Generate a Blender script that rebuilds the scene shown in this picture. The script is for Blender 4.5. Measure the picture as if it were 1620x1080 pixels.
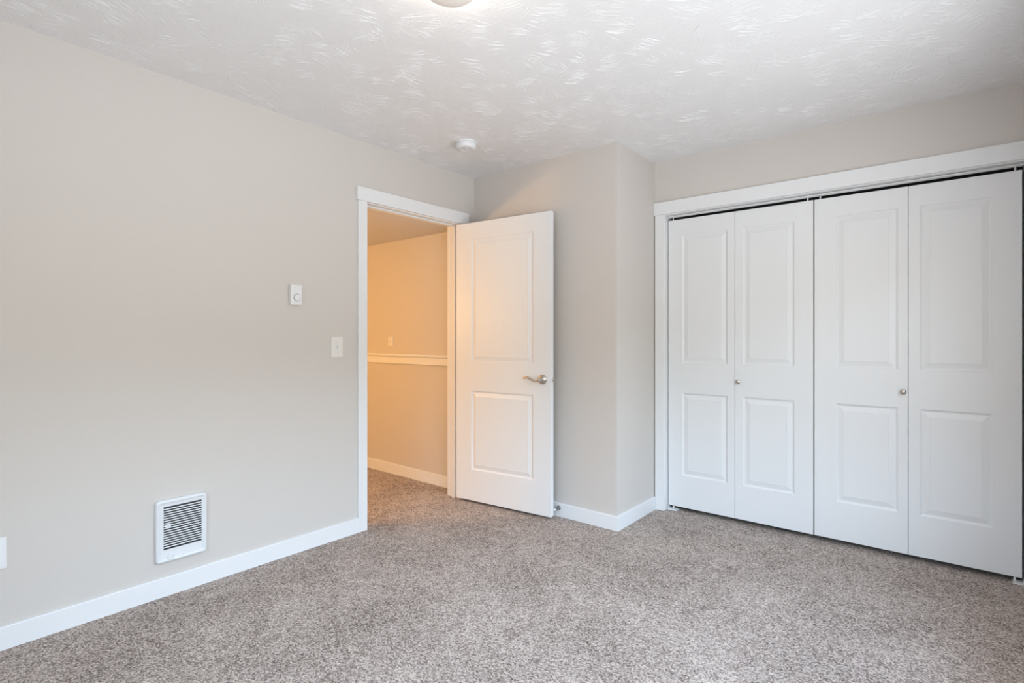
import bpy, bmesh, math, random
from mathutils import Vector, Matrix

for o in list(bpy.data.objects):
    bpy.data.objects.remove(o, do_unlink=True)
scene = bpy.context.scene
COL = scene.collection
PI = math.pi

# ------------------------------------------------------------------ camera
cam_d = bpy.data.cameras.new('camera')
cam = bpy.data.objects.new('camera', cam_d)
COL.objects.link(cam)
cam.location = (2.8374, 0.0, 1.2109)
cam.rotation_euler = (PI / 2, 0, 0.689)
cam_d.sensor_width = 36.0
cam_d.lens = 838.2 / 1620 * 36
cam_d.shift_y = -6.56 / 1620
cam_d.clip_start = 0.02
scene.camera = cam

# ------------------------------------------------------------------ world: soft daylight outside the window
SKY_STRENGTH = 15.4
LAMP_STRENGTH = 21.5
W = bpy.data.worlds.new('world')
scene.world = W
W.use_nodes = True
nt = W.node_tree
nt.nodes.clear()
tc = nt.nodes.new('ShaderNodeTexCoord')
sp = nt.nodes.new('ShaderNodeSeparateXYZ')
rp = nt.nodes.new('ShaderNodeValToRGB')
bg = nt.nodes.new('ShaderNodeBackground')
wo = nt.nodes.new('ShaderNodeOutputWorld')
mr = nt.nodes.new('ShaderNodeMapRange')
mr.inputs['From Min'].default_value = -1
nt.links.new(tc.outputs['Generated'], sp.inputs[0])
nt.links.new(sp.outputs['Z'], mr.inputs['Value'])
nt.links.new(mr.outputs[0], rp.inputs[0])
nt.links.new(rp.outputs[0], bg.inputs[0])
nt.links.new(bg.outputs[0], wo.inputs[0])
rp.color_ramp.elements[0].position = 0.40
rp.color_ramp.elements[0].color = (0.42, 0.44, 0.46, 1)      # pale paving outside
rp.color_ramp.elements[1].position = 0.64
rp.color_ramp.elements[1].color = (0.68, 0.84, 1.0, 1)        # overcast sky
el = rp.color_ramp.elements.new(1.0)
el.color = (0.28, 0.40, 0.60, 1)                              # deeper overhead
el = rp.color_ramp.elements.new(0.47)
el.color = (0.26, 0.26, 0.24, 1)                              # houses and trees up to about 13 degrees
el = rp.color_ramp.elements.new(0.60)
el.color = (0.26, 0.26, 0.24, 1)
bg.inputs['Strength'].default_value = SKY_STRENGTH

# room extents (metres)
H = 2.44
XR = 3.235            # right wall (with the window)
YB = -0.55            # wall behind the camera
YE = 2.982            # end wall behind the open door
XB = 1.2328           # return wall of the bump-out
YC = 3.541            # closet wall
WIN = (0.05, 2.66, 0.58, 1.97)     # window in the right wall: y0, y1, z0, z1
FILL_WIN = (1.35, 2.55, 0.90, 1.95)      # unseen window added for soft fill, wall behind the camera: x0, x1, z0, z1
DO = (2.000, 2.822, 2.058)          # doorway clear opening y0, y1, head height
CL = (1.306, 3.124, 2.063)          # closet clear opening x0, x1, head height
HZ = 2.062                          # hallway ceiling height


def light(name, kind, loc, energy, color, **kw):
    d = bpy.data.lights.new(name, kind)
    d.energy = energy
    d.color = color
    for k, v in kw.items():
        if k != 'rot':
            setattr(d, k, v)
    o = bpy.data.objects.new(name, d)
    o.location = loc
    if 'rot' in kw:
        o.rotation_euler = kw['rot']
    COL.objects.link(o)
    return o


# sky portal in the window opening
pt = light('sky_portal', 'AREA', (XR + 0.10, (WIN[0] + WIN[1]) / 2, (WIN[2] + WIN[3]) / 2), 1.0, (1, 1, 1),
           shape='RECTANGLE', size=WIN[3] - WIN[2], size_y=WIN[1] - WIN[0], rot=(0, PI / 2, 0))
pt.data.cycles.is_portal = True
pt2 = light('sky_portal', 'AREA', ((FILL_WIN[0] + FILL_WIN[1]) / 2, YB - 0.10, (FILL_WIN[2] + FILL_WIN[3]) / 2), 1.0, (1, 1, 1),  # portal of the added fill window
            shape='RECTANGLE', size=FILL_WIN[1] - FILL_WIN[0], size_y=FILL_WIN[3] - FILL_WIN[2], rot=(PI / 2, 0, 0))
pt2.data.cycles.is_portal = True
# hallway lamp, warm
light('hallway_lamp', 'POINT', (-1.20, 0.90, 1.50), 74.0, (1.0, 0.55, 0.18), shadow_soft_size=0.15)

vs = scene.view_settings
vs.view_transform = 'Standard'
vs.look = 'None'
vs.gamma = 1.0
vs.use_curve_mapping = False
vs.exposure = 0.0


# ------------------------------------------------------------------ materials
def mat(name, color, rough=0.5, metal=0.0, spec=0.5):
    m = bpy.data.materials.new(name)
    m.use_nodes = True
    b = m.node_tree.nodes['Principled BSDF']
    b.inputs['Base Color'].default_value = (*color, 1)
    b.inputs['Roughness'].default_value = rough
    b.inputs['Metallic'].default_value = metal
    b.inputs['Specular IOR Level'].default_value = spec
    return m


def N(m, t, **kw):
    n = m.node_tree.nodes.new(t)
    for k, v in kw.items():
        setattr(n, k, v)
    return n


def L(m, a, b):
    m.node_tree.links.new(a, b)


def math_n(m, op, a, b=None, clamp=False):
    n = N(m, 'ShaderNodeMath', operation=op)
    n.use_clamp = clamp
    for i, v in enumerate((a, b)):
        if v is None:
            continue
        if isinstance(v, (int, float)):
            n.inputs[i].default_value = v
        else:
            L(m, v, n.inputs[i])
    return n.outputs[0]


def add_bump(m, height, strength, dist):
    b = N(m, 'ShaderNodeBump')
    b.inputs['Strength'].default_value = strength
    b.inputs['Distance'].default_value = dist
    L(m, height, b.inputs['Height'])
    L(m, b.outputs[0], m.node_tree.nodes['Principled BSDF'].inputs['Normal'])


def obj_coord(m):
    g = N(m, 'ShaderNodeNewGeometry')
    return g.outputs['Position']


def noise(m, vec, scale, detail=2.0, rough=0.5, dist=0.0):
    n = N(m, 'ShaderNodeTexNoise')
    n.inputs['Scale'].default_value = scale
    n.inputs['Detail'].default_value = detail
    n.inputs['Roughness'].default_value = rough
    n.inputs['Distortion'].default_value = dist
    L(m, vec, n.inputs['Vector'])
    return n


def painted_wall(name, color):
    m = mat(name, color, 0.62, spec=0.35)
    p = obj_coord(m)
    n1 = noise(m, p, 230, 3, 0.6)
    n2 = noise(m, p, 60, 2, 0.5)
    add_bump(m, math_n(m, 'ADD', n1.outputs[0], n2.outputs[0]), 0.18, 0.0012)
    return m


def knockdown_ceiling():
    m = mat('ceiling_paint', (0.80, 0.79, 0.785), 0.46, spec=0.5)
    p = obj_coord(m)
    n1 = noise(m, p, 75, 3, 0.6)
    n2 = noise(m, p, 22, 2, 0.5)
    add_bump(m, math_n(m, 'ADD', n1.outputs[0], n2.outputs[0]), 0.45, 0.0030)
    return m


def carpet_material():
    m = mat('carpet_pile', (0.4, 0.35, 0.31), 0.95, spec=0.1)
    p = obj_coord(m)
    w = noise(m, p, 60, 2)
    wv = N(m, 'ShaderNodeVectorMath', operation='MULTIPLY_ADD')
    L(m, w.outputs['Color'], wv.inputs[0])
    wv.inputs[1].default_value = (0.012, 0.012, 0.012)
    L(m, p, wv.inputs[2])
    v = N(m, 'ShaderNodeTexVoronoi', voronoi_dimensions='2D')
    v.inputs['Scale'].default_value = 190
    L(m, wv.outputs[0], v.inputs['Vector'])
    s = N(m, 'ShaderNodeSeparateColor')
    L(m, v.outputs['Color'], s.inputs[0])
    n1 = noise(m, wv.outputs[0], 150, 3, 0.65)
    mixv = math_n(m, 'ADD', math_n(m, 'MULTIPLY', s.outputs[0], 0.45), math_n(m, 'MULTIPLY', n1.outputs[0], 0.85))
    big = noise(m, p, 2.6, 3, 0.5)
    mid = noise(m, p, 14, 2, 0.5)
    mixv = math_n(m, 'ADD', mixv, math_n(m, 'MULTIPLY', math_n(m, 'SUBTRACT', big.outputs[0], 0.5), 0.28))
    mixv = math_n(m, 'ADD', mixv, math_n(m, 'MULTIPLY', math_n(m, 'SUBTRACT', mid.outputs[0], 0.5), 0.22))
    r = N(m, 'ShaderNodeValToRGB')
    r.color_ramp.elements[0].position = 0.34
    r.color_ramp.elements[0].color = (0.120, 0.092, 0.076, 1)
    r.color_ramp.elements[1].position = 0.95
    r.color_ramp.elements[1].color = (0.80, 0.70, 0.63, 1)
    e = r.color_ramp.elements.new(0.62)
    e.color = (0.42, 0.345, 0.302, 1)
    L(m, mixv, r.inputs[0])
    L(m, r.outputs[0], m.node_tree.nodes['Principled BSDF'].inputs['Base Color'])
    hh = math_n(m, 'SUBTRACT', math_n(m, 'ADD', n1.outputs[0], 0.4), v.outputs['Distance'])
    add_bump(m, hh, 0.7, 0.006)
    return m


M_WALL = painted_wall('greige_wall_paint', (0.615, 0.572, 0.532))
M_CEIL = knockdown_ceiling()
M_CARPET = carpet_material()
M_TRIM = mat('white_trim_paint', (0.77, 0.77, 0.77), 0.38, spec=0.4)
M_DOOR = mat('white_door_paint', (0.77, 0.77, 0.77), 0.40, spec=0.4)
M_PLASTIC = mat('white_plastic', (0.76, 0.76, 0.76), 0.35)
M_HEATER = mat('white_enamel', (0.72, 0.73, 0.74), 0.30)
M_ALMOND = mat('light_almond_plastic', (0.76, 0.73, 0.685), 0.40)
M_NICKEL = mat('satin_nickel', (0.56, 0.52, 0.47), 0.28, 1.0)
M_DARKMETAL = mat('bronze_metal', (0.16, 0.12, 0.09), 0.45, 1.0)
M_CHROME = mat('dark_chrome', (0.30, 0.30, 0.31), 0.18, 1.0)
M_DARK = mat('dark_interior', (0.035, 0.033, 0.032), 0.8)
M_CLOSET = mat('closet_painted_shade', (0.20, 0.19, 0.18), 0.8)  # wall paint darkened: the closet's shade is put into the colour
M_RUBBER = mat('white_rubber', (0.75, 0.75, 0.74), 0.6)
M_FROST = mat('frosted_glass_shade', (0.74, 0.68, 0.62), 0.50)
M_FROST.node_tree.nodes['Principled BSDF'].inputs['Emission Color'].default_value = (1.0, 0.90, 0.80, 1)
M_FROST.node_tree.nodes['Principled BSDF'].inputs['Emission Strength'].default_value = 0.10
M_GLOW = mat('added_glow_glass', (0.9, 0.88, 0.85), 0.3)  # glow for a band added out of view, above the dim bowl
M_GLOW.node_tree.nodes['Principled BSDF'].inputs['Emission Color'].default_value = (1.0, 0.90, 0.80, 1)
M_GLOW.node_tree.nodes['Principled BSDF'].inputs['Emission Strength'].default_value = LAMP_STRENGTH
M_GRILLE = mat('heater_coil_shadow', (0.05, 0.045, 0.045), 0.6)
M_RING = mat('grey_dial_ring', (0.30, 0.31, 0.33), 0.5)
M_GREYPL = mat('pale_grey_plastic', (0.62, 0.64, 0.66), 0.45)

M_GLASS = bpy.data.materials.new('window_pane_glass')
M_GLASS.use_nodes = True
gn = M_GLASS.node_tree
gn.nodes.clear()
gt = gn.nodes.new('ShaderNodeBsdfTransparent')
gg = gn.nodes.new('ShaderNodeBsdfGlossy')
gg.inputs['Roughness'].default_value = 0.02
gm = gn.nodes.new('ShaderNodeMixShader')
gm.inputs[0].default_value = 0.06
go = gn.nodes.new('ShaderNodeOutputMaterial')
gn.links.new(gt.outputs[0], gm.inputs[1])
gn.links.new(gg.outputs[0], gm.inputs[2])
gn.links.new(gm.outputs[0], go.inputs[0])


# ------------------------------------------------------------------ mesh helpers
def box(bm, x0, x1, y0, y1, z0, z1):
    v = [bm.verts.new(c) for c in ((x0, y0, z0), (x1, y0, z0), (x1, y1, z0), (x0, y1, z0),
                                   (x0, y0, z1), (x1, y0, z1), (x1, y1, z1), (x0, y1, z1))]
    for f in ((0, 3, 2, 1), (4, 5, 6, 7), (0, 1, 5, 4), (1, 2, 6, 5), (2, 3, 7, 6), (3, 0, 4, 7)):
        bm.faces.new([v[i] for i in f])


def prism(bm, pts, z0, z1):
    a = [bm.verts.new((p[0], p[1], z0)) for p in pts]
    b = [bm.verts.new((p[0], p[1], z1)) for p in pts]
    n = len(pts)
    bm.faces.new(a[::-1])
    bm.faces.new(b)
    for i in range(n):
        bm.faces.new((a[i], a[(i + 1) % n], b[(i + 1) % n], b[i]))


def lathe(bm, prof, seg=40, mtx=None, cap=True):
    """prof: list of (radius, height); revolved about +Z, then moved by mtx"""
    rings = []
    new = []
    for r, h in prof:
        if r < 1e-6:
            v = bm.verts.new((0, 0, h))
            rings.append([v])
            new.append(v)
        else:
            ring = [bm.verts.new((r * math.cos(2 * PI * i / seg), r * math.sin(2 * PI * i / seg), h)) for i in range(seg)]
            rings.append(ring)
            new += ring
    for a, b in zip(rings[:-1], rings[1:]):
        for i in range(seg):
            j = (i + 1) % seg
            if len(a) == 1 and len(b) == 1:
                continue
            if len(a) == 1:
                bm.faces.new((a[0], b[j], b[i]))
            elif len(b) == 1:
                bm.faces.new((a[i], a[j], b[0]))
            else:
                bm.faces.new((a[i], a[j], b[j], b[i]))
    if cap:
        for r in (rings[0], rings[-1]):
            if len(r) > 1:
                bm.faces.new(r)
    if mtx is not None:
        bmesh.ops.transform(bm, matrix=mtx, verts=new)
    return new


def tube(bm, pts, radii, seg=12, flat=1.0):
    """round bar along pts; flat squashes it in world Y"""
    rings = []
    for i, p in enumerate(pts):
        a = pts[max(0, i - 1)]
        b = pts[min(len(pts) - 1, i + 1)]
        d = (b - a).normalized()
        up = Vector((0, 0, 1)) if abs(d.z) < 0.9 else Vector((1, 0, 0))
        s = d.cross(up).normalized()
        t = s.cross(d).normalized()
        rings.append([bm.verts.new(p + (s * math.cos(2 * PI * k / seg) * flat + t * math.sin(2 * PI * k / seg)) * radii[i])
                      for k in range(seg)])
    for a, b in zip(rings[:-1], rings[1:]):
        for k in range(seg):
            bm.faces.new((a[k], a[(k + 1) % seg], b[(k + 1) % seg], b[k]))
    bm.faces.new(rings[0][::-1])
    bm.faces.new(rings[-1])


def rounded_slab(bm, y0, y1, z0, z1, x0, x1, r, edge=0.0, seg=6, dome=0.0):
    """plate on the left wall: lies in YZ, thickness x0..x1, rounded corners r, softened front edge"""
    def ring(ins, x):
        rr = max(r - ins, 0.0008)
        out = []
        for cy, cz, a0 in ((y1 - ins - rr, z1 - ins - rr, 0), (y0 + ins + rr, z1 - ins - rr, PI / 2),
                           (y0 + ins + rr, z0 + ins + rr, PI), (y1 - ins - rr, z0 + ins + rr, 3 * PI / 2)):
            for k in range(seg + 1):
                a = a0 + PI / 2 * k / seg
                out.append(bm.verts.new((x, cy + rr * math.cos(a), cz + rr * math.sin(a))))
        return out
    rs = [ring(0, x0)]
    if edge > 0:
        for k in range(5):
            a = PI / 2 * k / 4
            rs.append(ring(edge * (1 - math.cos(a)), x1 - edge * (1 - math.sin(a))))
    else:
        rs.append(ring(0, x1))
    n = len(rs[0])
    for a, b in zip(rs[:-1], rs[1:]):
        for i in range(n):
            bm.faces.new((a[i], a[(i + 1) % n], b[(i + 1) % n], b[i]))
    bm.faces.new(rs[0][::-1])
    bm.faces.new(rs[-1])
    return rs


def obj(name, bm, m, parent=None, bevel=0.0, smooth=False, kind=None, label=None, limit=60, loc=None):
    bmesh.ops.recalc_face_normals(bm, faces=bm.faces[:])
    me = bpy.data.meshes.new(name)
    bm.to_mesh(me)
    bm.free()
    me.materials.append(m)
    if smooth:
        for p in me.polygons:
            p.use_smooth = True
    o = bpy.data.objects.new(name, me)
    COL.objects.link(o)
    if parent is not None:
        o.parent = parent
    if loc is not None:
        o.location = loc
    if bevel > 0:
        b = o.modifiers.new('bevel', 'BEVEL')
        b.width = bevel
        b.segments = 2
        b.limit_method = 'ANGLE'
        b.angle_limit = math.radians(limit)
    if smooth:
        try:
            me.set_sharp_from_angle(angle=math.radians(38))
        except Exception:
            pass
    if kind:
        o['kind'] = kind
    if label:
        o['label'] = label
    return o


def struct(name, bm, m, label, bevel=0.0, parent=None, **kw):
    return obj(name, bm, m, parent, bevel, kind=None if parent else 'structure', label=label, **kw)


def empty(name, loc, label, cat=None, group=None, kind=None, rotz=0.0):
    o = bpy.data.objects.new(name, None)
    COL.objects.link(o)
    o.location = loc
    o.rotation_euler = (0, 0, rotz)
    o.empty_display_size = 0.1
    o['label'] = label
    if cat:
        o['category'] = cat
    if group:
        o['group'] = group
    if kind:
        o['kind'] = kind
    return o


def B():
    return bmesh.new()


# ------------------------------------------------------------------ shell
T = 0.12
HX0, HY0 = -2.3, -0.2          # hallway extents
CB = YC + 0.72                 # back of the closet

b = B()
box(b, 0 - T - 2.4, XR + T + 0.6, YB - T, CB + T, -0.10, 0.0)
struct('floor', b, M_CARPET, 'beige and grey flecked cut pile carpet running through the doorway')



def stroke_relief(b, x0, x1, y0, y1, z):
    """plaster ridges left by a stomp brush: fans of thin, tapering, slightly bent raised strokes"""
    rnd = random.Random(11)
    step = 0.092
    nx = int((x1 - x0) / step)
    ny = int((y1 - y0) / step)
    for ix in range(nx):
        for iy in range(ny):
            if rnd.random() < 0.12:
                continue
            cx = x0 + (ix + rnd.uniform(0.1, 0.9)) * step
            cy = y0 + (iy + rnd.uniform(0.1, 0.9)) * step
            a0 = rnd.uniform(0, 2 * PI)
            spread = rnd.uniform(0.15, 0.75)
            bend = rnd.uniform(-0.5, 0.5)
            n = rnd.randint(6, 12)
            gap = rnd.uniform(0.0085, 0.0125)
            strong = rnd.uniform(0.45, 1.15)
            for k in range(n):
                u = (k - (n - 1) / 2)
                d = a0 + spread * u / n + rnd.uniform(-0.10, 0.10)
                ln = rnd.uniform(0.030, 0.105) * (1.0 - 0.5 * abs(u) / n)
                ox = cx - math.sin(a0) * u * gap + rnd.uniform(-0.004, 0.004) + math.cos(a0) * rnd.uniform(-0.02, 0.02)
                oy = cy + math.cos(a0) * u * gap + rnd.uniform(-0.004, 0.004) + math.sin(a0) * rnd.uniform(-0.02, 0.02)
                w = rnd.uniform(0.0012, 0.0021)
                hgt = rnd.uniform(0.0006, 0.0012) * strong
                segs = 5
                px, py, ang = ox - math.cos(d) * ln / 2, oy - math.sin(d) * ln / 2, d - bend / 2
                prev = None
                for q in range(segs + 1):
                    t = q / segs
                    f = math.sin(PI * min(max(t, 0.04), 0.96)) ** 0.6
                    wx, wy = -math.sin(ang) * w * f, math.cos(ang) * w * f
                    cur = (b.verts.new((px + wx, py + wy, z + 0.0001)), b.verts.new((px, py, z - hgt * f)),
                           b.verts.new((px - wx, py - wy, z + 0.0001)))
                    if prev:
                        b.faces.new((prev[0], cur[0], cur[1], prev[1]))
                        b.faces.new((prev[1], cur[1], cur[2], prev[2]))
                    prev = cur
                    ang += bend / segs + rnd.uniform(-0.09, 0.09)
                    px += math.cos(ang) * ln / segs
                    py += math.sin(ang) * ln / segs


b = B()
box(b, -T, XR + T + 0.6, YB - T, CB + T, H, H + 0.1)
bmesh.ops.recalc_face_normals(b, faces=b.faces[:])
stroke_relief(b, 0.0, XR, YB, YC, H)
ceil_me = bpy.data.meshes.new('ceiling')
b.to_mesh(ceil_me)
b.free()
ceil_me.materials.append(M_CEIL)
ceil_o = bpy.data.objects.new('ceiling', ceil_me)
COL.objects.link(ceil_o)
ceil_o['kind'] = 'structure'
ceil_o['label'] = 'white ceiling with brushed plaster texture'

b = B()
prism(b, [(-T, YB - T), (0, YB - T), (0, DO[0] - 0.02), (-T, DO[0] - 0.02)], 0, H)
prism(b, [(-T, DO[0] - 0.02), (0, DO[0] - 0.02), (0, DO[1] + 0.02), (-T, DO[1] + 0.02)], DO[2] + 0.02, H)
prism(b, [(-T, DO[1] + 0.02), (0, DO[1] + 0.02), (0, YE + 0.1), (-T, YE + 0.1)], 0, H)
struct('wall_left', b, M_WALL, 'long greige wall with the doorway, heater and thermostat')

b = B()
prism(b, [(0, YE), (XB, YE), (XB - 0.1, YE + 0.1), (0, YE + 0.1)], 0, H)
struct('wall_end', b, M_WALL, 'short greige wall behind the open door')
b = B()
prism(b, [(XB, YE), (XB, CB + T), (XB - 0.1, CB + T), (XB - 0.1, YE + 0.1)], 0, H)
struct('wall_return', b, M_WALL, 'narrow greige return wall beside the closet casing')

b = B()
X2 = XR + 0.62
box(b, XB, CL[0] - 0.02, YC, YC + 0.11, 0, H)
box(b, CL[0] - 0.02, CL[1] + 0.02, YC, YC + 0.11, CL[2] + 0.015, H)
box(b, CL[1] + 0.02, X2, YC, YC + 0.11, 0, H)
struct('wall_closet', b, M_WALL, 'greige wall above the closet doors')

b = B()
box(b, XB, X2, CB, CB + T, 0, H)
struct('wall_closet_back', b, M_CLOSET, 'back wall inside the closet')
b = B()
box(b, X2, X2 + 0.1, YC, CB + T, 0, H)
struct('wall_closet_side', b, M_CLOSET, 'side wall inside the closet')

b = B()
box(b, XR, XR + T, YB - T, WIN[0], 0, H)
box(b, XR, XR + T, WIN[1], YC, 0, H)
box(b, XR, XR + T, WIN[0], WIN[1], 0, WIN[2])
box(b, XR, XR + T, WIN[0], WIN[1], WIN[3], H)
struct('wall_right', b, M_WALL, 'greige wall with the window')

b = B()
box(b, 0, FILL_WIN[0], YB - T, YB, 0, H)
box(b, FILL_WIN[1], XR, YB - T, YB, 0, H)
box(b, FILL_WIN[0], FILL_WIN[1], YB - T, YB, 0, FILL_WIN[2])
box(b, FILL_WIN[0], FILL_WIN[1], YB - T, YB, FILL_WIN[3], H)
struct('wall_back', b, M_WALL, 'greige wall behind the camera')

# windows
def window(name, loc, rz, width, hz, label):
    w = empty(name, loc, label, kind='structure', rotz=rz)
    hw = width / 2
    b = B()
    fw = 0.04
    box(b, -0.03, 0.03, -hw, hw, 0, fw)
    box(b, -0.03, 0.03, -hw, hw, hz - fw, hz)
    box(b, -0.03, 0.03, -hw, -hw + fw, fw, hz - fw)
    box(b, -0.03, 0.03, hw - fw, hw, fw, hz - fw)
    box(b, -0.025, 0.025, -0.025, 0.025, fw, hz - fw)
    obj('window_frame', b, M_TRIM, w, 0.002)
    for s in (-1, 1):
        b = B()
        y0, y1 = sorted((s * 0.025, s * (hw - fw)))
        box(b, -0.003, 0.003, y0, y1, fw, hz - fw)
        obj('window_pane', b, M_GLASS, w)
    b = B()
    box(b, -T / 2 - 0.02, -0.03, -hw - 0.02, hw + 0.02, -0.02, 0)
    obj('window_sill', b, M_TRIM, w, 0.002)


window('window_1', (XR + T / 2, (WIN[0] + WIN[1]) / 2, WIN[2]), 0, WIN[1] - WIN[0], WIN[3] - WIN[2],
       'wide white framed two pane window in the right wall')
window('added_fill_window', ((FILL_WIN[0] + FILL_WIN[1]) / 2, YB - T / 2, FILL_WIN[2]), -PI / 2, FILL_WIN[1] - FILL_WIN[0], FILL_WIN[3] - FILL_WIN[2],  # unseen window, added to fill the closet side with light
       'smaller white framed window added behind the camera for fill light')

# hallway beyond the door
b = B()
box(b, HX0, -T, 2.969, 2.969 + 0.1, 0, H)
struct('wall_hallway_end', b, M_WALL, 'hallway wall seen through the doorway, with the rail')
b = B()
box(b, HX0 - 0.1, HX0, HY0, 3.069, 0, H)
struct('wall_hallway_side', b, M_WALL, 'hallway side wall')
b = B()
box(b, HX0, -T, HY0 - 0.1, HY0, 0, H)
struct('wall_hallway_front', b, M_WALL, 'hallway wall at its near end')
b = B()
box(b, HX0, -T, HY0, 2.969, HZ, HZ + 0.1)
struct('ceiling_hallway', b, painted_wall('hallway_ceiling_paint', (0.66, 0.62, 0.57)), 'low hallway ceiling over the doorway')

# ------------------------------------------------------------------ baseboards
BH, BT = 0.090, 0.014


def base_prof(b, p0, p1, nrm, m0=(0, 0), m1=(0, 0)):
    """baseboard from p0 to p1 (on the wall face), sticking out along nrm, with an eased top; m0/m1 shift the outer ends (mitres)"""
    p0, p1, nrm = Vector((*p0, 0)), Vector((*p1, 0)), Vector((*nrm, 0))
    prof = [(0, 0), (BT, 0), (BT, BH - 0.004), (BT - 0.001, BH - 0.0012), (BT - 0.004, BH), (0, BH)]
    ra, rb = [], []
    for d, z in prof:
        k = d / BT
        ra.append(b.verts.new(p0 + nrm * d + Vector((m0[0] * k, m0[1] * k, z))))
        rb.append(b.verts.new(p1 + nrm * d + Vector((m1[0] * k, m1[1] * k, z))))
    n = len(prof)
    for i in range(n):
        b.faces.new((ra[i], ra[(i + 1) % n], rb[(i + 1) % n], rb[i]))
    b.faces.new(ra)
    b.faces.new(rb[::-1])


b = B()
base_prof(b, (0, YB), (0, 1.9296), (1, 0))
base_prof(b, (0, 2.892), (0, YE), (1, 0), m1=(0, -BT))
struct('baseboard_left', b, M_TRIM, 'white baseboard along the left wall')
b = B()
base_prof(b, (0, YE), (XB, YE), (0, -1), m0=(BT, 0), m1=(BT, 0))
struct('baseboard_end', b, M_TRIM, 'white baseboard behind the open door')
b = B()
base_prof(b, (XB, YE), (XB, YC - 0.018), (1, 0), m0=(0, -BT))
struct('baseboard_return', b, M_TRIM, 'white baseboard on the short return beside the closet')
b = B()
base_prof(b, (XR, YB), (XR, YC), (-1, 0))
struct('baseboard_right', b, M_TRIM, 'white baseboard under the window')
b = B()
base_prof(b, (0, YB), (XR, YB), (0, 1))
struct('baseboard_back', b, M_TRIM, 'white baseboard behind the camera')
b = B()
base_prof(b, (HX0, 2.969), (-T - 0.02, 2.969), (0, -1))
struct('baseboard_hallway', b, M_TRIM, 'white baseboard on the hallway wall seen through the doorway')

# rail on the hallway wall: flat board with a projecting rounded cap
b = B()
yw = 2.969
prof = [(0, .980), (.016, .980), (.018, .982), (.018, 1.038), (.021, 1.041), (.030, 1.044), (.036, 1.050), (.038, 1.058),
        (.036, 1.066), (.030, 1.069), (0, 1.069)]
ra = [b.verts.new((HX0, yw - d, z)) for d, z in prof]
rb = [b.verts.new((-T, yw - d, z)) for d, z in prof]
for i in range(len(prof)):
    j = (i + 1) % len(prof)
    b.faces.new((ra[i], ra[j], rb[j], rb[i]))
b.faces.new(ra)
b.faces.new(rb[::-1])
struct('trim_1', b, M_TRIM, 'white capped rail across the hallway wall')

# ------------------------------------------------------------------ doorway: jamb and casing
dj = empty('trim_2', (0, (DO[0] + DO[1]) / 2, 0), 'white door jamb and flat casing around the open doorway', kind='structure')
cyd = (DO[0] + DO[1]) / 2


def dbox(b, x0, x1, y0, y1, z0, z1):
    box(b, x0, x1, y0 - cyd, y1 - cyd, z0, z1)


b = B()
dbox(b, -T - 0.002, 0.002, DO[0] - 0.018, DO[0], 0, DO[2] + 0.018)
dbox(b, -T - 0.002, 0.002, DO[1], DO[1] + 0.018, 0, DO[2] + 0.018)
dbox(b, -T - 0.002, 0.002, DO[0], DO[1], DO[2], DO[2] + 0.018)
obj('jamb', b, M_TRIM, dj, 0.001)
b = B()
dbox(b, -0.072, -0.038, DO[0], DO[0] + 0.011, 0, DO[2])
dbox(b, -0.072, -0.038, DO[1] - 0.011, DO[1], 0, DO[2])
dbox(b, -0.072, -0.038, DO[0] + 0.011, DO[1] - 0.011, DO[2] - 0.011, DO[2])
obj('door_stop_moulding', b, M_TRIM, dj, 0.0015)
for nm, y0, y1 in (('casing_leg', 1.9296, 1.9950), ('casing_leg', 2.8275, 2.892)):
    b = B()
    dbox(b, 0, 0.016, y0, y1, 0, 2.064)
    obj(nm, b, M_TRIM, dj, 0.0015)
b = B()
dbox(b, 0, 0.022, 1.9205, 2.904, 2.064, 2.149)
obj('casing_head', b, M_TRIM, dj, 0.0015)
for nm, y0, y1 in (('casing_leg', 1.9296, 1.9950), ('casing_leg', 2.8275, 2.892)):
    b = B()
    dbox(b, -T - 0.016, -T, y0, y1, 0, HZ)
    obj(nm, b, M_TRIM, dj, 0.0015)
# strike plate with its lip round the jamb corner
b = B()
dbox(b, -0.030, 0.0035, DO[0] - 0.001, DO[0] + 0.0015, 0.905, 0.962)
dbox(b, 0.0015, 0.0045, DO[0] - 0.004, DO[0] + 0.0015, 0.915, 0.952)
obj('strike_plate', b, M_DARKMETAL, dj, 0.0005, label='dark metal strike plate on the jamb')


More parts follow.
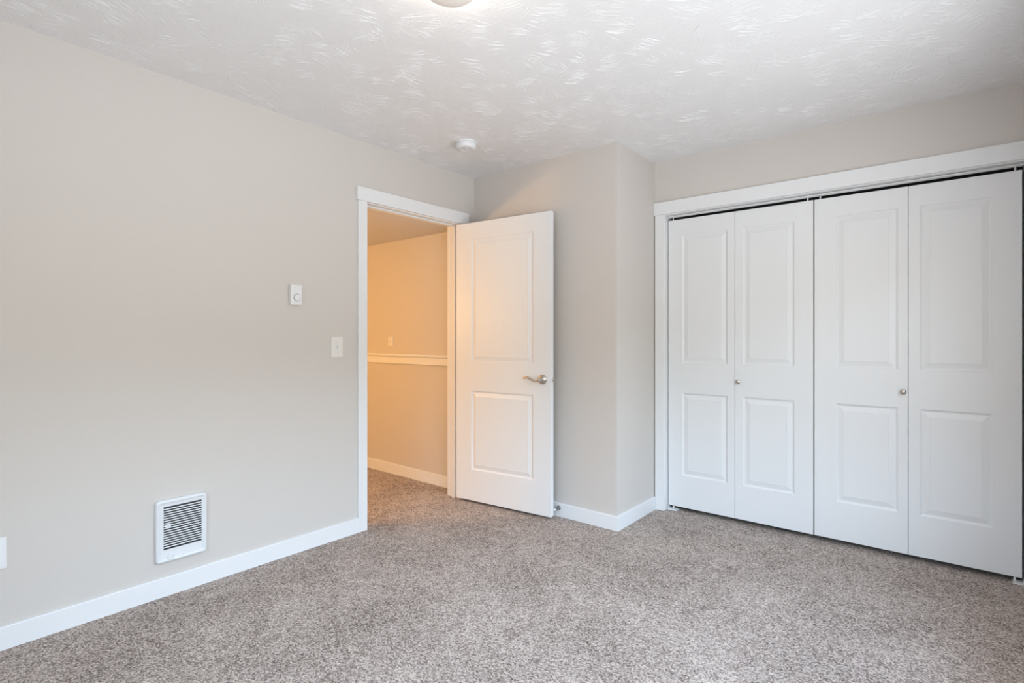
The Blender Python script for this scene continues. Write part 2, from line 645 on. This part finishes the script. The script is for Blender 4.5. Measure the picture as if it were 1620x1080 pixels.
# ------------------------------------------------------------------ panelled door leaves
def panel_leaf(w, h, th, px, pz, both=False, prof=None):
    """leaf from x 0..w, z 0..h, front face at y=0 facing -y, back at y=th; px=(x0,x1), pz=[(z0,z1),...]"""
    b = B()
    prof = prof or [(0, 0), (.003, .0015), (.009, .0062), (.014, .0068), (.018, .0062), (.040, .0016), (.043, .0008), (.0445, .0016)]
    xs = [0, px[0], px[1], w]
    zs = [0]
    for a, c in pz:
        zs += [a, c]
    zs.append(h)
    for side in (0, 1):
        yy = 0.0 if side == 0 else th
        sg = 1 if side == 0 else -1
        panels = side == 0 or both
        V = {}
        for i, x in enumerate(xs):
            for k, z in enumerate(zs):
                V[i, k] = b.verts.new((x, yy, z))
        for i in range(3):
            for k in range(len(zs) - 1):
                quad = [V[i, k], V[i + 1, k], V[i + 1, k + 1], V[i, k + 1]]
                if i == 1 and k % 2 == 1 and panels:
                    x0, x1, z0, z1 = xs[1], xs[2], zs[k], zs[k + 1]
                    prev = quad
                    for ins, d in prof[1:]:
                        cur = [b.verts.new(c) for c in ((x0 + ins, yy + sg * d * 1.15, z0 + ins), (x1 - ins, yy + sg * d * 1.15, z0 + ins),
                                                        (x1 - ins, yy + sg * d * 1.15, z1 - ins), (x0 + ins, yy + sg * d * 1.15, z1 - ins))]
                        for q in range(4):
                            r = (q + 1) % 4
                            b.faces.new((prev[q], prev[r], cur[r], cur[q]))
                        prev = cur
                    b.faces.new(prev)
                else:
                    b.faces.new(quad)
        if side == 0:
            F = V
        else:
            nz = len(zs)
            for i in range(3):
                b.faces.new((F[i, 0], V[i, 0], V[i + 1, 0], F[i + 1, 0]))
                b.faces.new((F[i, nz - 1], F[i + 1, nz - 1], V[i + 1, nz - 1], V[i, nz - 1]))
            for k in range(nz - 1):
                b.faces.new((F[0, k], F[0, k + 1], V[0, k + 1], V[0, k]))
                b.faces.new((F[3, k], V[3, k], V[3, k + 1], F[3, k + 1]))
    return b


# open room door: local x runs from the hinge to the free edge, front (hall side) face looks to -y
LW, LH, LT, LZ = 0.810, 2.030, 0.035, 0.019
ang = math.atan2(2.868 - 2.787, 0.806)
d1 = empty('door_1', (0.003, 2.787, LZ), 'white two panel door standing open against the end wall', kind='structure', rotz=ang)
obj('door_leaf', panel_leaf(LW, LH, LT, (0.1415, 0.6725), [(0.227, 0.803), (1.011, 1.909)], True), M_DOOR, d1, 0.002)
lh = bpy.data.objects.new('lever_handle', None)
COL.objects.link(lh)
lh.parent = d1
HXc, HZc = 0.7468, 0.930 - LZ
lh.location = (HXc, 0, HZc)
rot_out = Matrix.Rotation(PI / 2, 4, 'X')      # +z -> -y
b = B()
lathe(b, [(0.033, 0.0), (0.033, 0.003), (0.031, 0.006), (0.026, 0.008), (0.023, 0.0085), (0.017, 0.013), (0.014, 0.018), (0.013, 0.030)], 40, rot_out)
obj('rose', b, M_NICKEL, lh, smooth=True)
b = B()
pts, rad = [], []
for i in range(17):
    t = i / 16
    x = -0.128 * t
    z = -0.010 * math.sin(PI * min(t / 0.5, 1.0)) if t < 0.5 else 0.012 * math.sin(PI * (t - 0.5) / 0.62)
    y = -0.047 + 0.010 * t * t
    pts.append(Vector((x, y, z)))
    rad.append(0.0105 - 0.0035 * math.sin(PI * min(t * 1.5, 1)) if t < 0.66 else 0.0075 + 0.001 * math.sin(PI * (t - .66) / .34))
tube(b, pts, rad, 14, 0.8)
lathe(b, [(0.0125, 0.026), (0.0125, 0.050), (0.011, 0.055), (0.006, 0.058), (0.0, 0.0585)], 24, rot_out)
obj('lever', b, M_NICKEL, lh, smooth=True)
b = B()
lathe(b, [(0.033, 0.0), (0.033, 0.003), (0.026, 0.008), (0.014, 0.018), (0.012, 0.034)], 32, Matrix.Translation((0, LT, 0)) @ Matrix.Rotation(-PI / 2, 4, 'X'))
tube(b, [Vector((0, LT + 0.034, 0)), Vector((-0.05, LT + 0.037, -0.004)), Vector((-0.11, LT + 0.034, 0.006))], [0.010, 0.007, 0.007], 12)
obj('back_lever', b, M_NICKEL, lh, smooth=True)
b = B()
box(b, LW - 0.001, LW + 0.0012, 0.005, 0.030, HZc - 0.028, HZc + 0.028)
lp = obj('latch_plate', b, M_TRIM, d1, 0.0004)
b = B()
lathe(b, [(0.0095, 0), (0.0095, 0.009), (0.007, 0.012), (0.0, 0.0125)], 20, Matrix.Translation((LW + 0.001, 0.0150, HZc)) @ Matrix.Rotation(PI / 2, 4, 'Y'))
obj('latch_bolt', b, M_NICKEL, d1, smooth=True)
for hz_ in (0.20, 1.02, 1.82):
    b = B()
    lathe(b, [(0.006, -0.045), (0.006, 0.045), (0.004, 0.048)], 16, Matrix.Translation((0.004, LT + 0.005, hz_)))
    obj('hinge_knuckle', b, M_NICKEL, d1, smooth=True)

# solid door stop on the end wall baseboard
ds = empty('door_stop', (0.803, YE - BT, 0.058), 'small chrome door stop on the baseboard behind the open door', 'door stop')
b = B()
lathe(b, [(0.016, 0.0), (0.016, 0.003), (0.012, 0.010), (0.008, 0.020), (0.006, 0.030), (0.006, 0.048)], 24, rot_out)
obj('stem', b, M_CHROME, ds, smooth=True)
b = B()
lathe(b, [(0.0075, 0.046), (0.0085, 0.050), (0.0085, 0.055), (0.006, 0.058)], 24, rot_out)
obj('rubber_tip', b, M_RUBBER, ds, smooth=True)

# ------------------------------------------------------------------ closet: casing, head, track, doors
ct = empty('trim_3', ((CL[0] + CL[1]) / 2, YC, 0), 'white casing, jamb and track around the closet opening', kind='structure')
cxx = (CL[0] + CL[1]) / 2


def cbox(b, x0, x1, y0, y1, z0, z1):
    box(b, x0 - cxx, x1 - cxx, y0 - YC, y1 - YC, z0, z1)


b = B()
cbox(b, XB + 0.0005, XR - 0.001, YC - 0.022, YC, 2.067, 2.154)
obj('casing_head', b, M_TRIM, ct, 0.0015)
for x0, x1 in ((1.2400, 1.302), (3.128, 3.200)):
    b = B()
    cbox(b, x0, x1, YC - 0.016, YC, 0, 2.067)
    obj('casing_leg', b, M_TRIM, ct, 0.0015)
b = B()
cbox(b, CL[0] - 0.018, CL[0], YC - 0.001, YC + 0.112, 0, CL[2] + 0.014)
cbox(b, CL[1], CL[1] + 0.018, YC - 0.001, YC + 0.112, 0, CL[2] + 0.014)
cbox(b, CL[0], CL[1], YC - 0.001, YC + 0.112, CL[2], CL[2] + 0.014)
obj('jamb', b, M_TRIM, ct, 0.001)
b = B()
YD = 3.5909
cbox(b, CL[0] + 0.001, CL[1] - 0.001, YD - 0.008, YD - 0.006, 2.0535, CL[2])
cbox(b, CL[0] + 0.001, CL[1] - 0.001, YD + 0.022, YD + 0.024, 2.0535, CL[2])
cbox(b, CL[0] + 0.001, CL[1] - 0.001, YD - 0.008, YD + 0.024, CL[2] - 0.002, CL[2])
obj('track', b, M_TRIM, ct, label='white metal bifold track under the head jamb')
for xa, xb in ((CL[0], CL[0] + 0.070), (CL[1] - 0.042, CL[1])):
    b = B()
    cbox(b, xa, xb, YD - 0.012, YD + 0.036, 0.0, 0.009)
    s0 = (xa, xa + 0.003) if xa == CL[0] else (xb - 0.003, xb)
    cbox(b, s0[0], s0[1], YD - 0.012, YD + 0.036, 0.0, 0.022)
    obj('pivot_bracket', b, M_TRIM, ct)

DZ0, DZ1 = 0.0310, 2.0319
EDG = [1.3105, 1.7612, 1.7630, 2.2133, 2.2193, 2.6678, 2.6700, 3.1165]
PANX = [(1.4100, 1.7160), (1.8130, 2.1120), (2.3290, 2.6250), (2.7190, 3.0110)]
KN = [1.7860, 2.6480]


def knob(parent, x):
    e = bpy.data.objects.new('knob', None)
    COL.objects.link(e)
    e.parent = parent
    e.location = (x, 0, 0)
    b = B()
    lathe(b, [(0.009, 0.0), (0.009, 0.002), (0.0055, 0.004), (0.005, 0.012)], 24, rot_out)
    obj('knob_base', b, M_NICKEL, e, smooth=True)
    b = B()
    lathe(b, [(0.005, 0.010), (0.009, 0.012), (0.0132, 0.016), (0.0145, 0.020), (0.0132, 0.0245), (0.009, 0.0275), (0.004, 0.0288), (0, 0.029)], 28, rot_out)
    obj('knob_head', b, M_NICKEL, e, smooth=True)
    return e


for pi_, (lab) in enumerate(('left pair of white panelled bifold closet doors', 'right pair of white panelled bifold closet doors')):
    x0 = EDG[pi_ * 4]
    x3 = EDG[pi_ * 4 + 3]
    dd = empty('door_%d' % (pi_ + 2), (x0, YD, DZ0), lab, kind='structure')
    for q in (0, 1):
        k = pi_ * 2 + q
        a, c = EDG[2 * k], EDG[2 * k + 1]
        px = (PANX[k][0] - a, PANX[k][1] - a)
        bm_ = panel_leaf(c - a, DZ1 - DZ0, 0.032, px, [(0.252 - DZ0, 0.826 - DZ0), (1.033 - DZ0, 1.920 - DZ0)])
        obj('door_leaf', bm_, M_DOOR, dd, 0.0015, loc=(a - x0, 0, 0))
    kn = knob(dd, KN[pi_] - x0)
    kn.location.z = (0.9225, 0.9145)[pi_] - DZ0
    for xx in ((1.343, 2.183) if pi_ == 0 else (2.249, 3.092)):
        b = B()
        lathe(b, [(0.0042, 0), (0.0042, 0.026)], 14, Matrix.Translation((xx - x0, 0.004 + 0.006, DZ1 - DZ0)))
        obj('pivot_pin', b, M_PLASTIC, dd, smooth=True, label='white plastic pin between door top and track')
    xx = 1.345 if pi_ == 0 else 3.090
    b = B()
    lathe(b, [(0.005, -0.024), (0.005, 0.0)], 14, Matrix.Translation((xx - x0, 0.010, 0)))
    obj('pivot_pin', b, M_PLASTIC, dd, smooth=True, label='white pin between door foot and floor bracket')

# ------------------------------------------------------------------ wall heater
HY, HZ_ = 0.9507, 0.3065
he = empty('wall_heater', (0, HY, HZ_), 'white louvred electric wall heater low on the left wall above the baseboard', 'heater')
y0, y1, z0, z1 = 0.8405 - HY, 1.0600 - HY, 0.1590 - HZ_, 0.4520 - HZ_
gy0, gy1, gz0, gz1 = 0.8715 - HY, 1.0345 - HY, 0.2200 - HZ_, 0.4200 - HZ_
b = B()


def rrect(y0, y1, z0, z1, r, x, seg=6):
    out = []
    for cy, cz, a0 in ((y1 - r, z1 - r, 0), (y0 + r, z1 - r, PI / 2), (y0 + r, z0 + r, PI), (y1 - r, z0 + r, 3 * PI / 2)):
        for k in range(seg + 1):
            a = a0 + PI / 2 * k / seg
            out.append((x, cy + r * math.cos(a), cz + r * math.sin(a)))
    return out


hx = 0.024
rings = []
for ins, x in ((0, 0.0), (0, hx - 0.010), (0.0008, hx - 0.0065), (0.003, hx - 0.003), (0.0065, hx - 0.0008), (0.010, hx), (0.0135, hx - 0.0004), (0.0155, hx - 0.0022), (0.0175, hx - 0.0030)):
    rings.append([b.verts.new(c) for c in rrect(y0 + ins, y1 - ins, z0 + ins, z1 - ins, max(0.016 - ins, 0.004), x)])
# louvre opening ring
rings.append([b.verts.new(c) for c in rrect(gy0, gy1, gz0, gz1, 0.0015, hx - 0.0030)])
rings.append([b.verts.new(c) for c in rrect(gy0, gy1, gz0, gz1, 0.0015, hx - 0.0075)])
n = len(rings[0])
for a, c in zip(rings[:-1], rings[1:]):
    for i in range(n):
        b.faces.new((a[i], a[(i + 1) % n], c[(i + 1) % n], c[i]))
obj('housing', b, M_HEATER, he, smooth=True)
b = B()
NS = 18
pitch = (gz1 - gz0) / NS
for i in range(NS - 1):
    zc = gz0 + pitch * (i + 1)
    # slats lean outwards at the bottom
    vs_ = [(hx - 0.0035, zc - 0.0024), (hx - 0.0028, zc - 0.0014), (hx - 0.0050, zc + 0.0020), (hx - 0.0060, zc + 0.0016)]
    A = [b.verts.new((x, gy0, z)) for x, z in vs_]
    C = [b.verts.new((x, gy1, z)) for x, z in vs_]
    for k in range(4):
        b.faces.new((A[k], A[(k + 1) % 4], C[(k + 1) % 4], C[k]))
obj('louvre_grille', b, M_HEATER, he)
b = B()
box(b, 0.002, 0.004, gy0 - 0.004, gy1 + 0.004, gz0 - 0.004, gz1 + 0.004)
obj('dark_recess', b, M_GRILLE, he, label='dark inside behind the louvres')
rot_x = Matrix.Rotation(PI / 2, 4, 'Y')         # +z -> +x
b = B()
box(b, hx - 0.005, hx - 0.0015, 0.879 - HY, 0.902 - HY, 0.3195 - HZ_, 0.3375 - HZ_)
cl_ = obj('sensor_clip', b, M_HEATER, he, 0.001, label='small clip on the louvres')
b = B()
lathe(b, [(0.0042, 0), (0.0042, 0.003), (0.0030, 0.0034)], 16, Matrix.Translation((hx - 0.0022, 0.8905 - HY, 0.3280 - HZ_)) @ rot_x)
obj('clip_screw', b, M_GREYPL, cl_, smooth=True)
b = B()
lathe(b, [(0.0145, 0), (0.0145, 0.0035), (0.0135, 0.0045), (0.0115, 0.0048), (0.0105, 0.0036), (0, 0.0036)], 32, Matrix.Translation((hx - 0.0030, 0.9010 - HY, 0.1840 - HZ_)) @ rot_x)
obj('dial', b, M_HEATER, he, smooth=True, label='round flush dial below the louvres')
for yy, zz in ((0.9514, 0.4325), (0.9541, 0.1780)):
    b = B()
    lathe(b, [(0.0032, 0), (0.0030, 0.0012), (0, 0.0018)], 16, Matrix.Translation((hx - 0.0030, yy - HY, zz - HZ_)) @ rot_x)
    obj('screw', b, M_GREYPL, he, smooth=True)

# ------------------------------------------------------------------ thermostat
th = empty('thermostat', (0, 1.5197, 1.4495), 'white thermostat with a round dial, on the left wall above the switch', 'thermostat')
b = B()
rounded_slab(b, -0.0320, 0.0320, -0.0535, 0.0535, 0, 0.006, 0.003, 0.001)
obj('back_plate', b, M_PLASTIC, th)
b = B()
rounded_slab(b, -0.0331, 0.0331, -0.0555, 0.0555, 0.005, 0.026, 0.004, 0.0025)
obj('cover', b, M_PLASTIC, th, smooth=True)
dloc = Matrix.Translation((0.0255, 1.5235 - 1.5197, 1.4328 - 1.4495)) @ rot_x
b = B()
lathe(b, [(0.0215, 0), (0.0215, 0.0012), (0.0190, 0.0012)], 40, dloc, cap=False)
obj('dial_ring', b, M_RING, th, smooth=True)
b = B()
lathe(b, [(0.0188, 0), (0.0182, 0.0060), (0.0165, 0.0072), (0.0, 0.0072)], 40, dloc)
obj('dial', b, M_PLASTIC, th, smooth=True)


# ------------------------------------------------------------------ switches and outlet cover
def plate(name, loc, rz, label, cat, m, w=0.0795, h=0.1215, toggle=True):
    e = empty(name, loc, label, cat, rotz=rz)
    b = B()
    rounded_slab(b, -w / 2, w / 2, -h / 2, h / 2, 0, 0.006, 0.004, 0.0025)
    obj('cover_plate', b, m, e, smooth=True)
    if toggle:
        b = B()
        box(b, 0.0055, 0.0068, -0.0055, 0.0055, -0.0125, 0.0125)
        obj('toggle_slot', b, M_GREYPL, e, 0.0004)
        b = B()
        A = [b.verts.new(c) for c in ((0.005, -0.0040, -0.006), (0.005, 0.0040, -0.006), (0.005, 0.0040, 0.007), (0.005, -0.0040, 0.007))]
        C = [b.verts.new(c) for c in ((0.017, -0.0034, 0.003), (0.017, 0.0034, 0.003), (0.015, 0.0034, 0.010), (0.015, -0.0034, 0.010))]
        for k in range(4):
            b.faces.new((A[k], A[(k + 1) % 4], C[(k + 1) % 4], C[k]))
        b.faces.new(A)
        b.faces.new(C)
        obj('toggle', b, m, e, 0.0006)
    for zz in (-0.030, 0.030):
        b = B()
        lathe(b, [(0.0032, 0), (0.0030, 0.0010), (0, 0.0014)], 16, Matrix.Translation((0.0058, 0, zz)) @ rot_x)
        obj('screw', b, M_GREYPL if toggle else m, e, smooth=True)
    return e


plate('light_switch', (0, 1.7882, 1.1525), 0, 'almond toggle light switch on the left wall beside the door casing', 'switch', M_ALMOND)
plate('light_switch', (-1.0100, 2.969, 1.1712), -PI / 2, 'light switch on the hallway wall above the rail', 'switch', M_ALMOND, 0.066, 0.090)
plate('cover_plate', (0, 0.3020, 0.3740), 0, 'plain white plate low on the left wall at the photo edge', 'wall plate', M_PLASTIC, toggle=False)

# ------------------------------------------------------------------ smoke detector
sd = empty('smoke_detector', (0.487, 2.398, H), 'round white smoke detector on the ceiling in front of the door', 'smoke detector')
dn = Matrix.Rotation(PI, 4, 'X')
b = B()
lathe(b, [(0.068, 0.0), (0.068, 0.008), (0.066, 0.0095), (0.062, 0.010)], 48, dn)
obj('base_ring', b, M_PLASTIC, sd, smooth=True)
b = B()
lathe(b, [(0.059, 0.009), (0.0635, 0.013), (0.064, 0.024), (0.062, 0.036), (0.057, 0.041), (0.045, 0.0435), (0.043, 0.0425), (0.022, 0.0435), (0, 0.044)], 48, dn)
obj('body', b, M_PLASTIC, sd, smooth=True)
b = B()
lathe(b, [(0.010, 0.0425), (0.010, 0.0455), (0.008, 0.0465), (0, 0.0465)], 24, Matrix.Translation((0.02, -0.015, 0)) @ dn)
obj('test_button', b, M_PLASTIC, sd, smooth=True)

# ------------------------------------------------------------------ ceiling light, just reaching into the frame
cl = empty('ceiling_light', (1.572, 1.215, H), 'flush ceiling light with a pale frosted shade, at the top edge of the photo', 'ceiling light')
b = B()
lathe(b, [(0.120, 0.0), (0.120, 0.018), (0.115, 0.022), (0.100, 0.022)], 48, dn)
obj('mounting_pan', b, M_TRIM, cl, smooth=True)
b = B()  # emitting band added above the frame to supply the fixture's light
lathe(b, [(0.102, 0.018), (0.106, 0.024), (0.107, 0.056), (0.101, 0.070), (0.094, 0.070)], 48, dn)
obj('added_glow_band', b, M_GLOW, cl, smooth=True, label='added glowing band above the bowl that carries the lamp light')
b = B()
prof = [(0.0985, 0.068)]
for i in range(13):
    a = PI / 2 * i / 12
    prof.append((0.0980 * math.cos(a), 0.070 + 0.044 * math.sin(a)))
prof[-1] = (0.0, prof[-1][1])
lathe(b, prof, 48, dn)
obj('glass_bowl', b, M_FROST, cl, smooth=True, label='dimmer beige bottom of the glass shade')
